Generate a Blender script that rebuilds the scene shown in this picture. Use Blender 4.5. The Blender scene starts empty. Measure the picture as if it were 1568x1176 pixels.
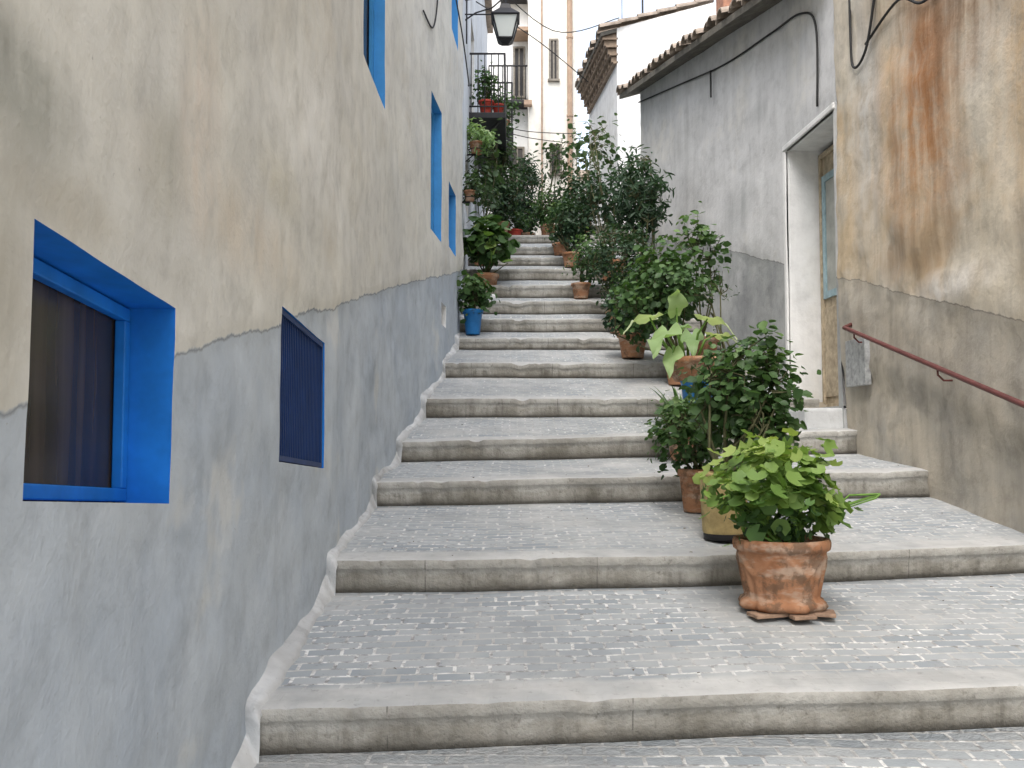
import bpy, math, random
import numpy as np
from mathutils import Vector, noise, Matrix
random.seed(7); rng=np.random.default_rng(11)
sc=bpy.context.scene
R=math.radians
# ---------------------------------------------------------------- node helpers
class G:
    def __init__(s,name,rough=0.9,spec=0.25):
        s.m=bpy.data.materials.new(name); s.m.use_nodes=True
        s.nt=s.m.node_tree; s.b=s.nt.nodes['Principled BSDF']
        s.b.inputs['Roughness'].default_value=rough
        s.b.inputs['Specular IOR Level'].default_value=spec
        s.tc=s.nt.nodes.new('ShaderNodeTexCoord')
    def n(s,t): return s.nt.nodes.new(t)
    def l(s,a,b): s.nt.links.new(a,b)
    def put(s,sock,v):
        if isinstance(v,(int,float)): sock.default_value=v
        elif isinstance(v,(tuple,list)): sock.default_value=tuple(v) if len(v)!=3 or sock.type=='VECTOR' else tuple(v)+(1,)
        else: s.l(v,sock)
    def map(s,scale=(1,1,1),src='Object',rot=(0,0,0),loc=(0,0,0)):
        k=s.n('ShaderNodeMapping'); k.inputs['Scale'].default_value=scale; k.inputs['Rotation'].default_value=rot
        k.inputs['Location'].default_value=loc
        s.l(s.tc.outputs[src],k.inputs['Vector']); return k.outputs[0]
    def noise(s,scale=1,detail=5,rough=.6,vec=None,dist=0):
        k=s.n('ShaderNodeTexNoise'); k.inputs['Scale'].default_value=scale; k.inputs['Detail'].default_value=min(detail,4)
        k.inputs['Roughness'].default_value=rough; k.inputs['Distortion'].default_value=0
        s.l(vec if vec is not None else s.tc.outputs['Object'],k.inputs['Vector']); return k.outputs['Fac']
    def ramp(s,f,stops,interp='LINEAR'):
        k=s.n('ShaderNodeValToRGB'); k.color_ramp.interpolation=interp
        e=k.color_ramp.elements
        while len(e)<len(stops): e.new(.5)
        for i,(p,c) in enumerate(stops):
            e[i].position=p
            e[i].color=(c,c,c,1) if isinstance(c,(int,float)) else tuple(c)+(1,)
        s.put(k.inputs[0],f); return k.outputs[0]
    def mix(s,f,a,b,blend='MIX'):
        k=s.n('ShaderNodeMix'); k.data_type='RGBA'; k.blend_type=blend
        s.put(k.inputs[0],f); s.put(k.inputs[6],a); s.put(k.inputs[7],b); return k.outputs[2]
    def math(s,op,a,b=0.0,c=0.0):
        k=s.n('ShaderNodeMath'); k.operation=op
        s.put(k.inputs[0],a); s.put(k.inputs[1],b); s.put(k.inputs[2],c); return k.outputs[0]
    def attr(s,name):
        k=s.n('ShaderNodeAttribute'); k.attribute_name=name; return k.outputs['Fac']
    def bump(s,h,strength=.4,dist=.01):
        k=s.n('ShaderNodeBump'); k.inputs['Strength'].default_value=strength; k.inputs['Distance'].default_value=dist
        s.l(h,k.inputs['Height']); s.l(k.outputs[0],s.b.inputs['Normal'])
    def col(s,c): s.put(s.b.inputs['Base Color'],c); return s
def plain(name,c,rough=.6,var=.25,scale=8,metal=0,spec=.3):
    g=G(name,rough,spec); f=g.noise(scale,4,.65)
    d=tuple(x*(1-var) for x in c); l=tuple(min(1,x*(1+var)) for x in c)
    g.col(g.ramp(f,[(.3,d),(.7,l)]))
    g.b.inputs['Metallic'].default_value=metal
    return g.m
def plaster(name,base,alt,stain,low=None,lowalt=None,patches=(),streak=.25,spots=True,stainlim=(.54,.68),bmp=.45,mott=(.88,1.05)):
    g=G(name,.95,.1)
    nA=g.noise(1.1,4,.66); nB=g.noise(.9,4,.68,g.map((1,1,1),loc=(3,7,1))); nC=g.noise(6,4,.68)
    c=g.mix(g.ramp(nA,[(.38,0),(.62,1)]),base,alt)
    c=g.mix(g.math('MULTIPLY',g.ramp(nB,[(stainlim[0],0),(stainlim[1],1)]),.7),c,stain)
    nS=g.noise(1,4,.65,g.map((5,5,.45)))
    if patches:
        wob=g.math('MULTIPLY',g.math('SUBTRACT',g.noise(2.5,4,.7),.5),.8)
        rough=g.ramp(g.math('ADD',g.math('MULTIPLY',nC,.4),g.math('MULTIPLY',nS,.6)),[(.38,.25),(.58,1)])
    for cen,r,pc,amt in patches:
        k=g.n('ShaderNodeVectorMath'); k.operation='SUBTRACT'; g.l(g.tc.outputs['Object'],k.inputs[0]); k.inputs[1].default_value=cen
        d=g.n('ShaderNodeVectorMath'); d.operation='DIVIDE'; g.l(k.outputs[0],d.inputs[0]); d.inputs[1].default_value=r
        e=g.n('ShaderNodeVectorMath'); e.operation='LENGTH'; g.l(d.outputs[0],e.inputs[0])
        bl=g.ramp(g.math('ADD',e.outputs['Value'],wob),[(.25,1.0),(1.0,0.0)])
        c=g.mix(g.math('MULTIPLY',g.math('MULTIPLY',bl,rough),amt),c,pc)
    if low:
        a=g.attr('band')
        e=g.math('ADD',a,g.math('MULTIPLY',g.math('SUBTRACT',nC,.5),.07))
        lw=g.mix(g.ramp(g.noise(1.7,4,.62),[(.36,0),(.64,1)]),low,lowalt)
        lw=g.mix(g.ramp(nB,[(.58,0),(.64,.4)]),lw,base)
        lw=g.mix(g.ramp(nA,[(.60,0),(.70,.45)]),lw,tuple(x*.62 for x in low))
        t=g.ramp(g.math('ADD',e,.5),[(.497,0),(.503,1)])
        c=g.mix(t,lw,c)
        ln=g.ramp(g.math('ABSOLUTE',g.math('ADD',e,.006)),[(0.0,.55),(.008,0)])
        c=g.mix(ln,c,(.12,.11,.10))
    c=g.mix(1,c,g.ramp(nS,[(.42,1.0),(.72,1-streak)]),'MULTIPLY')
    c=g.mix(1,c,g.ramp(nC,[(.30,mott[0]),(.5,1.0),(.72,mott[1])]),'MULTIPLY')
    nP=g.noise(38,3,.6)
    if spots: c=g.mix(g.ramp(nP,[(.66,0),(.72,.35)]),c,tuple(x*.5 for x in base))
    else: c=g.mix(g.ramp(nP,[(.71,0),(.76,.5)]),c,tuple(x*.4 for x in base))
    g.col(c)
    h=g.math('ADD',nC,g.math('MULTIPLY',nP,.25))
    g.bump(h,bmp,.02)
    return g.m
# ---------------------------------------------------------------- mesh helpers
def setparent(o,p):
    o.parent=p; o.matrix_parent_inverse=Matrix.Translation(-Vector(p.location))
def empty(name,loc=(0,0,0)):
    e=bpy.data.objects.new(name,None); e.location=loc; e.empty_display_size=.2; sc.collection.objects.link(e); return e
def mesh(name,v,f,mat,parent=None,smooth=False,attrs=None,uv=None):
    me=bpy.data.meshes.new(name); me.from_pydata([tuple(map(float,x)) for x in v],[],f)
    mats=mat if isinstance(mat,list) else [mat]
    for m in mats: me.materials.append(m)
    if smooth: me.polygons.foreach_set('use_smooth',[True]*len(me.polygons))
    if attrs:
        for k,a in attrs.items():
            at=me.attributes.new(k,'FLOAT','POINT'); at.data.foreach_set('value',np.asarray(a,dtype=np.float32))
    me.update()
    o=bpy.data.objects.new(name,me); sc.collection.objects.link(o)
    if parent: setparent(o,parent)
    return o
def bevel(o,w=.01,seg=2):
    m=o.modifiers.new('b','BEVEL'); m.width=w; m.segments=seg; m.limit_method='ANGLE'; return o
BF=[(0,3,2,1),(4,5,6,7),(0,1,5,4),(1,2,6,5),(2,3,7,6),(3,0,4,7)]
def box(name,x0,x1,y0,y1,z0,z1,mat,parent=None,bv=.008):
    v=[(x0,y0,z0),(x1,y0,z0),(x1,y1,z0),(x0,y1,z0),(x0,y0,z1),(x1,y0,z1),(x1,y1,z1),(x0,y1,z1)]
    o=mesh(name,v,BF,mat,parent)
    if bv: bevel(o,bv)
    return o
class Acc:
    def __init__(s): s.v=[]; s.f=[]
    def add(s,v,f):
        k=len(s.v); s.v+=list(v); s.f+=[tuple(i+k for i in q) for q in f]
    def box(s,x0,x1,y0,y1,z0,z1):
        s.add([(x0,y0,z0),(x1,y0,z0),(x1,y1,z0),(x0,y1,z0),(x0,y0,z1),(x1,y0,z1),(x1,y1,z1),(x0,y1,z1)],BF)
    def tube(s,pts,r,seg=6,cap=True):
        pts=[Vector(p) for p in pts]; n=len(pts)
        rs=r if isinstance(r,(list,tuple)) else [r]*n
        vs=[];fs=[]
        for i,p in enumerate(pts):
            t=(pts[min(i+1,n-1)]-pts[max(i-1,0)])
            if t.length<1e-6: t=Vector((0,0,1))
            t.normalize(); a=t.cross(Vector((0,0,1)) if abs(t.z)<.95 else Vector((1,0,0))).normalized(); b=t.cross(a)
            for k in range(seg):
                th=2*math.pi*k/seg; vs.append(tuple(p+(a*math.cos(th)+b*math.sin(th))*rs[i]))
        for i in range(n-1):
            for k in range(seg):
                fs.append((i*seg+k,i*seg+(k+1)%seg,(i+1)*seg+(k+1)%seg,(i+1)*seg+k))
        if cap: fs.append(tuple(range(seg))[::-1]); fs.append(tuple((n-1)*seg+k for k in range(seg)))
        s.add(vs,fs)
    def done(s,name,mat,parent=None,smooth=False): return mesh(name,s.v,s.f,mat,parent,smooth)
def lathe(name,prof,mat,parent,c,seg=40,mod=None,smooth=True):
    v=[];f=[]
    for i,(r,z) in enumerate(prof):
        for k in range(seg):
            th=2*math.pi*k/seg; rr=r*(mod(th,i,z) if mod else 1)
            v.append((c[0]+rr*math.cos(th),c[1]+rr*math.sin(th),c[2]+z))
    for i in range(len(prof)-1):
        for k in range(seg): f.append((i*seg+k,i*seg+(k+1)%seg,(i+1)*seg+(k+1)%seg,(i+1)*seg+k))
    return mesh(name,v,f,mat,parent,smooth)
# ---------------------------------------------------------------- materials
m_left=plaster('cream_grey_plaster',(.73,.715,.655),(.655,.645,.605),(.64,.60,.52),(.45,.505,.57),(.54,.59,.64),
   patches=[((-.9,1.68,.64),(1,.28,.18),(.36,.36,.32),.9),((-.9,2.75,.95),(1,.30,.42),(.70,.60,.51),.8),((-.9,3.2,.72),(1,1.2,.20),(.66,.56,.44),.5),
     ((-.9,2.45,.72),(1,.22,.22),(.50,.49,.43),.8),((-.9,4.6,1.5),(1,1.2,.5),(.80,.79,.75),.9),((-.9,5.3,.15),(1,.35,.3),(.74,.75,.74),.8),((-.9,2.9,-.55),(1,.25,.3),(.56,.55,.50),.6),((-.9,1.6,.25),(1,.18,.35),(.46,.44,.38),.8),
     ((-.9,3.7,1.02),(1,.4,.16),(.60,.57,.48),.7),((-.9,1.9,.46),(1,.3,.07),(.52,.49,.42),.7),((-.9,7.5,2.0),(1,1.2,.5),(.60,.60,.56),.6),((-.9,2.3,-.75),(1,.3,.3),(.36,.39,.42),.7)],streak=.07,spots=False,bmp=.40,mott=(.85,1.06))
m_ochre=plaster('stained_ochre_plaster',(.64,.57,.455),(.58,.53,.45),(.55,.41,.25),(.40,.375,.33),(.50,.45,.37),
   patches=[((3.1,7.1,2.4),(1,.9,1.5),(.48,.25,.11),.9),((3.1,6.9,2.9),(1,.45,1.0),(.38,.15,.05),.8),((3.1,6.2,3.2),(1,1.0,.9),(.26,.18,.12),.95),((3.1,5.6,2.2),(1,.6,1.4),(.58,.40,.22),.8),((3.1,8.0,2.9),(1,.4,1.9),(.64,.63,.60),.8),((3.1,7.0,3.6),(1,1.5,.5),(.32,.26,.19),.85),((3.1,7.2,1.45),(1,1.1,.28),(.36,.27,.18),.8),((3.1,6.7,1.08),(1,.8,.16),(.82,.77,.70),1.0),((3.1,6.9,.78),(1,.5,.12),(.28,.25,.21),.9),((3.1,6.3,.0),(1,2.6,.40),(.30,.29,.27),.8),((3.1,6.0,.50),(1,.9,.3),(.70,.55,.35),.9),((3.1,7.8,.9),(1,.3,.5),(.62,.60,.55),.6)],streak=.25,stainlim=(.48,.64),mott=(.80,1.06))
m_rgrey=plaster('grey_white_plaster',(.66,.66,.66),(.60,.60,.60),(.68,.66,.61),(.33,.34,.345),(.45,.46,.455),
   patches=[((2.7,11.2,2.75),(1,.5,.4),(.40,.41,.41),.95),((2.7,10.6,3.7),(1,.25,.2),(.42,.43,.43),.9),((2.7,9.6,3.9),(1,.5,.5),(.52,.52,.52),.7),((2.5,13,4.2),(1,1,.5),(.52,.52,.51),.7)],streak=.14,mott=(.84,1.05))
m_white=plaster('whitewash',(.80,.80,.79),(.75,.75,.74),(.68,.67,.63),streak=.12,spots=False,bmp=.3)
m_whiteb=plaster('bluish_whitewash',(.68,.71,.74),(.62,.65,.69),(.54,.56,.56),streak=.2)
m_cream=plaster('cream_render',(.82,.79,.72),(.78,.75,.68),(.70,.65,.58),streak=.15)
m_kerb=plaster('cement_fillet',(.46,.465,.465),(.66,.67,.67),(.34,.34,.33),streak=.1,mott=(.75,1.05))
m_blue=plain('cobalt_paint',(.014,.20,.66),.5,.22,5)
m_blue2=plain('light_blue_paint',(.05,.28,.62),.5,.12,5)
m_navy=plain('dark_blue_metal',(.01,.035,.13),.5,.2)
m_black=plain('black_iron',(.02,.02,.022),.5,.3)
m_cable=plain('cable_rubber',(.03,.03,.03),.7,.2)
m_rail=plain('red_brown_handrail',(.13,.045,.04),.45,.2)
m_wood=plain('weathered_wood',(.42,.35,.25),.8,.35,12)
m_shut=plain('grey_shutter',(.20,.18,.15),.8,.3,12)
m_pipe=plain('brown_pipe',(.34,.24,.17),.6,.2)
m_yel=plain('ochre_tin_pot',(.46,.35,.16),.7,.35,10)
m_bpot=plain('blue_glazed_pot',(.02,.16,.42),.35,.15)
m_redp=plain('red_pot',(.45,.06,.04),.5,.2)
m_soil=plain('potting_soil',(.05,.035,.025),1,.3,30)
m_metal=plain('grey_panel',(.36,.37,.37),.8,.35,20)
m_stem=plain('green_brown_stem',(.085,.085,.04),.8,.3,20)
m_gstem=plain('green_stem',(.14,.26,.05),.6,.2,20)
m_tile=plain('grey_clay_tile',(.30,.25,.205),.9,.45,4)
g=G('curtained_glass',.2,.3); g.col(g.ramp(g.noise(1,3,.5,g.map((1,14,.8))),[(.35,(.026,.022,.018)),(.7,(.075,.058,.045))])); m_glass=g.m
g=G('terracotta',.9,.15)
c=g.mix(g.ramp(g.noise(5,4,.65),[(.35,0),(.65,1)]),(.31,.145,.075),(.42,.225,.13))
c=g.mix(g.ramp(g.noise(4,4,.7,g.map((1,1,3),loc=(2,2,2))),[(.48,0),(.62,.6)]),c,(.48,.40,.32))
c=g.mix(g.ramp(g.noise(9,4,.7,g.map(loc=(5,2,2))),[(.50,0),(.60,.75)]),c,(.14,.09,.06))
g.col(c); g.bump(g.noise(40,3,.6),.4,.006); m_terra=g.m
g=G('lantern_glass',.3,.4); g.col((.55,.58,.55)); m_lglass=g.m
# treads
g=G('paved_tread',.85,.2)
uv=g.tc.outputs['UV']
dn=g.n('ShaderNodeTexNoise'); dn.inputs['Scale'].default_value=3; g.l(g.tc.outputs['Object'],dn.inputs['Vector'])
sb=g.n('ShaderNodeVectorMath'); sb.operation='MULTIPLY_ADD'; g.l(dn.outputs['Color'],sb.inputs[0]); sb.inputs[1].default_value=(.035,.035,0); g.l(uv,sb.inputs[2])
br=g.n('ShaderNodeTexBrick'); g.l(sb.outputs[0],br.inputs['Vector'])
br.inputs['Scale'].default_value=1; br.inputs['Brick Width'].default_value=.14; br.inputs['Row Height'].default_value=.08
br.inputs['Mortar Size'].default_value=.0085; br.inputs['Mortar Smooth'].default_value=.3; br.inputs['Bias'].default_value=0
br.inputs['Color1'].default_value=(.29,.32,.34,1); br.inputs['Color2'].default_value=(.40,.42,.43,1); br.inputs['Mortar'].default_value=(.44,.435,.42,1)
n22=g.noise(22,4,.7); n3=g.noise(3,4,.72); n5=g.noise(3.5,4,.75,g.map(loc=(4,4,4))); n1=g.noise(1.1,4,.68)
joint_col=g.ramp(n22,[(.42,(.24,.24,.24)),(.58,(.76,.76,.74))])  # mottled mortar joint colour, dark to pale
worn=g.ramp(n1,[(.46,0),(.64,.8)])
conc=g.mix(g.ramp(n3,[(.35,0),(.65,1)]),(.41,.41,.40),(.54,.54,.525))
bm=g.mix(g.math('MULTIPLY',br.outputs['Fac'],g.ramp(n5,[(.38,0),(.56,1)])),br.outputs['Color'],joint_col)
c=g.mix(worn,bm,conc)
sx=g.n('ShaderNodeSeparateXYZ'); g.l(uv,sx.inputs[0])
vd=g.math('ADD',sx.outputs['Y'],g.math('MULTIPLY',g.math('SUBTRACT',n3,.5),.10))
c=g.mix(g.ramp(vd,[(.17,1),(.21,0)]),c,conc)
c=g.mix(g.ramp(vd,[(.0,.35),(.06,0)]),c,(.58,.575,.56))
c=g.mix(g.ramp(g.noise(1.3,4,.65,g.map(loc=(1,8,2))),[(.50,0),(.66,.55)]),c,(.27,.285,.295))
c=g.mix(g.ramp(n22,[(.30,.45),(.40,0)]),c,(.20,.20,.19))
g.col(c)
g.bump(g.math('ADD',g.math('MULTIPLY',br.outputs['Fac'],-.5),n22),.4,.012); m_tread=g.m
g=G('cement_riser',.95,.1)
n2=g.noise(2.2,4,.7); n22=g.noise(20,4,.7)
c=g.mix(g.ramp(n2,[(.36,0),(.62,1)]),(.25,.235,.20),(.42,.405,.365))
c=g.mix(g.ramp(g.noise(1,4,.7,g.map((9,9,.8))),[(.48,0),(.70,.65)]),c,(.12,.11,.09))
sv=g.n('ShaderNodeSeparateXYZ'); g.l(g.tc.outputs['UV'],sv.inputs[0])
vy=g.math('ADD',sv.outputs['Y'],g.math('MULTIPLY',g.math('SUBTRACT',n2,.5),.08))
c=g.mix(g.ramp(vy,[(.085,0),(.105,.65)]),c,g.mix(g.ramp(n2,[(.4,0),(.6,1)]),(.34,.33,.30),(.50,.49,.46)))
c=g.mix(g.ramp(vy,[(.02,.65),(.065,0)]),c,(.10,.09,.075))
jt=g.n('ShaderNodeTexBrick'); g.l(g.map((1,1,1),'UV'),jt.inputs['Vector']); jt.inputs['Scale'].default_value=1; jt.inputs['Brick Width'].default_value=.9; jt.inputs['Row Height'].default_value=5; jt.inputs['Mortar Size'].default_value=.003
c=g.mix(g.math('MULTIPLY',jt.outputs['Fac'],g.ramp(n2,[(.45,0),(.5,.6)])),c,(.09,.085,.075))
c=g.mix(g.ramp(n22,[(.30,.55),(.42,0)]),c,(.14,.13,.11))
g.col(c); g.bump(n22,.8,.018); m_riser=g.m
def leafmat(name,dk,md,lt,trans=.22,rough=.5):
    g=G(name,rough,.35); a=g.attr('leaf_tone')
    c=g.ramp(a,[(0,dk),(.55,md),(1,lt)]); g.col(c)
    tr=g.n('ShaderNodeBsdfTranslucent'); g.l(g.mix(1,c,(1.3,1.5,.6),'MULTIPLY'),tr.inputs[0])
    ms=g.n('ShaderNodeMixShader'); ms.inputs[0].default_value=trans
    out=[n for n in g.nt.nodes if n.type=='OUTPUT_MATERIAL'][0]
    g.l(g.b.outputs[0],ms.inputs[1]); g.l(tr.outputs[0],ms.inputs[2]); g.l(ms.outputs[0],out.inputs[0]); return g.m
l_ger=leafmat('geranium_leaf',(.07,.15,.035),(.22,.33,.08),(.50,.56,.20),.25)
l_mid=leafmat('green_leaf',(.03,.068,.022),(.068,.135,.042),(.17,.26,.09))
l_dark=leafmat('dark_leaf',(.020,.045,.025),(.040,.082,.040),(.085,.145,.07))
l_olive=leafmat('dusty_leaf',(.03,.06,.025),(.07,.12,.05),(.14,.20,.09))
l_big=leafmat('broad_leaf',(.10,.20,.07),(.28,.40,.18),(.52,.58,.38),.3)
# ---------------------------------------------------------------- plants
def T_round():
    v=[(0,.5,-.06)]; n=12
    for k in range(n):
        th=2*math.pi*k/n-math.pi/2; r=.5*(1 if k%2 else .88)
        if k==0: r=.12
        v.append((r*math.cos(th),.5+r*math.sin(th),.05*(1 if k%2 else -.3)))
    return np.array(v),[(0,k+1,(k+1)%n+1) for k in range(n)]
def T_oval(w=.34):
    v=[(0,0,0),(w*.8,.28,.07),(w,.6,.05),(w*.45,.86,0),(0,1,-.08),(-w*.45,.86,0),(-w,.6,.05),(-w*.8,.28,.07),(0,.5,-.04)]
    return np.array(v),[(8,0,1),(8,1,2),(8,2,3),(8,3,4),(8,4,5),(8,5,6),(8,6,7),(8,7,0)]
def leaves(name,C,Nn,S,tmpl,mat,parent,leaf_tone):
    V,F=tmpl; n=len(C)
    T=rng.normal(size=(n,3)); T[:,2]-=.35
    T-= (T*Nn).sum(1)[:,None]*Nn; T/=np.linalg.norm(T,axis=1)[:,None]+1e-9
    B=np.cross(Nn,T)
    P=C[:,None,:]+S[:,None,None]*(V[None,:,0:1]*B[:,None,:]+(V[None,:,1:2]-.3)*T[:,None,:]+V[None,:,2:3]*Nn[:,None,:])
    P=P.reshape(-1,3); k=len(V)
    F3=np.array(F); FF=(F3[None]+ (np.arange(n)*k)[:,None,None]).reshape(-1,3)
    me=bpy.data.meshes.new(name); me.vertices.add(len(P)); me.vertices.foreach_set('co',P.ravel())
    me.loops.add(FF.size); me.loops.foreach_set('vertex_index',FF.ravel())
    me.polygons.add(len(FF)); me.polygons.foreach_set('loop_start',np.arange(0,FF.size,3)); me.polygons.foreach_set('loop_total',np.full(len(FF),3))
    me.polygons.foreach_set('use_smooth',np.ones(len(FF),bool))
    at=me.attributes.new('leaf_tone','FLOAT','POINT'); at.data.foreach_set('value',np.repeat(leaf_tone,k).astype(np.float32))
    me.materials.append(mat); me.update(calc_edges=True); me.validate()
    o=bpy.data.objects.new(name,me); sc.collection.objects.link(o); setparent(o,parent); return o
def bush(parent,base,cen,rad,tips,per,size,mat,tmpl,spread=.07,flat=.6,stemr=.006,stem=m_stem,shell=.55):
    base=np.array(base,float); cen=np.array(cen,float); rad=np.array(rad,float)
    d=rng.normal(size=(tips,3)); d/=np.linalg.norm(d,axis=1)[:,None]
    r=shell+(1-shell)*rng.random(tips)**.6; r*=.70+.42*rng.random(tips)
    tp=cen+d*rad*r[:,None]
    a=Acc()
    # a few main branches, each tip springs from its nearest one
    nb=max(4,tips//9); hubs=cen+rng.normal(size=(nb,3))*rad*.38; hubs[:,2]-=rad[2]*.25
    for h in hubs:
        m1=base*.6+h*.4+rng.normal(size=3)*.04
        a.tube([base+rng.normal(size=3)*.015*np.array([1,1,0]),m1,h],[stemr*2.0,stemr*1.6,stemr*1.1],5)
    for t in tp:
        h=hubs[np.argmin(((hubs-t)**2).sum(1)+rng.random(nb)*.02)]
        mid=(h+t)*.5+rng.normal(size=3)*.12*rad.mean(); mid[2]+=.05*rad[2]
        a.tube([h,mid,t],[stemr,stemr*.8,stemr*.4],4,False)
    a.done('stems',stem,parent,True)
    n=tips*per
    C=np.repeat(tp,per,0)+rng.normal(size=(n,3))*spread
    out=(C-cen)/rad; ol=np.linalg.norm(out,axis=1)[:,None]
    N=out/(ol+1e-6)*.55+rng.normal(size=(n,3))*.45; N[:,2]+=flat; N/=np.linalg.norm(N,axis=1)[:,None]
    S=size*(.5+.8*rng.random(n))
    tipc=np.repeat(rng.random(tips),per)
    leaf_tone=np.clip(.45*tipc+.4*rng.random(n)+.22*np.clip(out[:,2],-1,1)-.02,0,1)  # tone varies at random by tip and leaf, and lightens towards the bush top
    leaves('foliage',C,N,S,tmpl,mat,parent,leaf_tone)
RND=T_round(); OV=T_oval(); NAR=T_oval(.13); OVW=T_oval(.42)
def std_pot(parent,c,r,h,mat,flute=False,seg=48):
    prof=[(0,.0),(r*.68,0),(r*.70,.012),(r*.9,h*.82),(r*.93,h*.83),(r*1.0,h*.84),(r*1.02,h*.88),(r*1.02,h*.96),(r*.99,h),(r*.92,h*.995),(r*.89,h*.95),(r*.88,h*.88),(0,h*.88)]
    lathe('pot_body',prof[:-1],mat,parent,c,seg)
    lathe('soil',[(r*.89,h*.9),(r*.5,h*.92),(0.001,h*.93)],m_soil,parent,c,seg)
# ---------------------------------------------------------------- plan functions
LW=([-3,1,3.4,6.7,8,9.3,10.4,11.8,12.6],[-.85,-.89,-.94,-.98,-.97,-.87,-.78,-.70,-.68])
def XLw(d): return float(np.interp(d,*LW))
def XRw(d): return 3.5-.057*d if d<9.97 else 2.932-.169*(d-9.97)
# steps: DL,DR, nosing zL,zR, base zL,zR, bow
ST=[(3.42,3.92,-.962,-.962,-1.132,-1.125,1.0),(4.93,5.75,-.629,-.629,-.80,-.80,1.8),(6.66,7.15,-.312,-.24,-.482,-.444,1.3),
(7.95,8.42,-.038,.07,-.208,-.14,1.2),(9.2,9.7,.38,.40,.19,.22,1.2),(10.4,10.6,.825,.83,.66,.66,1),(11.7,11.8,1.235,1.235,1.09,1.09,1),
(12.4,12.4,1.556,1.556,1.385,1.385,1),(13.0,13.0,1.883,1.883,1.70,1.70,1),(13.6,13.6,2.204,2.204,2.017,2.017,1),(14.2,14.2,2.546,2.546,2.37,2.37,1),
(15.0,15.0,2.876,2.876,2.74,2.74,1),(15.8,15.8,3.214,3.214,3.07,3.07,1),(16.6,16.6,3.583,3.583,3.43,3.43,1)]
def sxl(d): return (XLw(d) if d<12.6 else -.68)-.12
def sxr(d): return XRw(d)+.2 if d<15 else 2.4
def lin(s,t,jn=0):
    DL,DR,nL,nR,bL,bR,p=s
    d=DL+(DR-DL)*t**p
    return d,nL+(nR-nL)*t,bL+(bR-bL)*t
def gz(X,D):
    prev=(-3.0,-1.72)
    for s in ST:
        t=min(1,max(0,(X-sxl(s[0]))/(sxr(s[1])-sxl(s[0]))))
        d,n,b=lin(s,t)
        if D<d:
            k=(D-prev[0])/(d-prev[0]); return prev[1]+(b-prev[1])*k
        prev=(d,n)
    k=(D-prev[0])/(30-prev[0]); return prev[1]+(5.0-prev[1])*k
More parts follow.
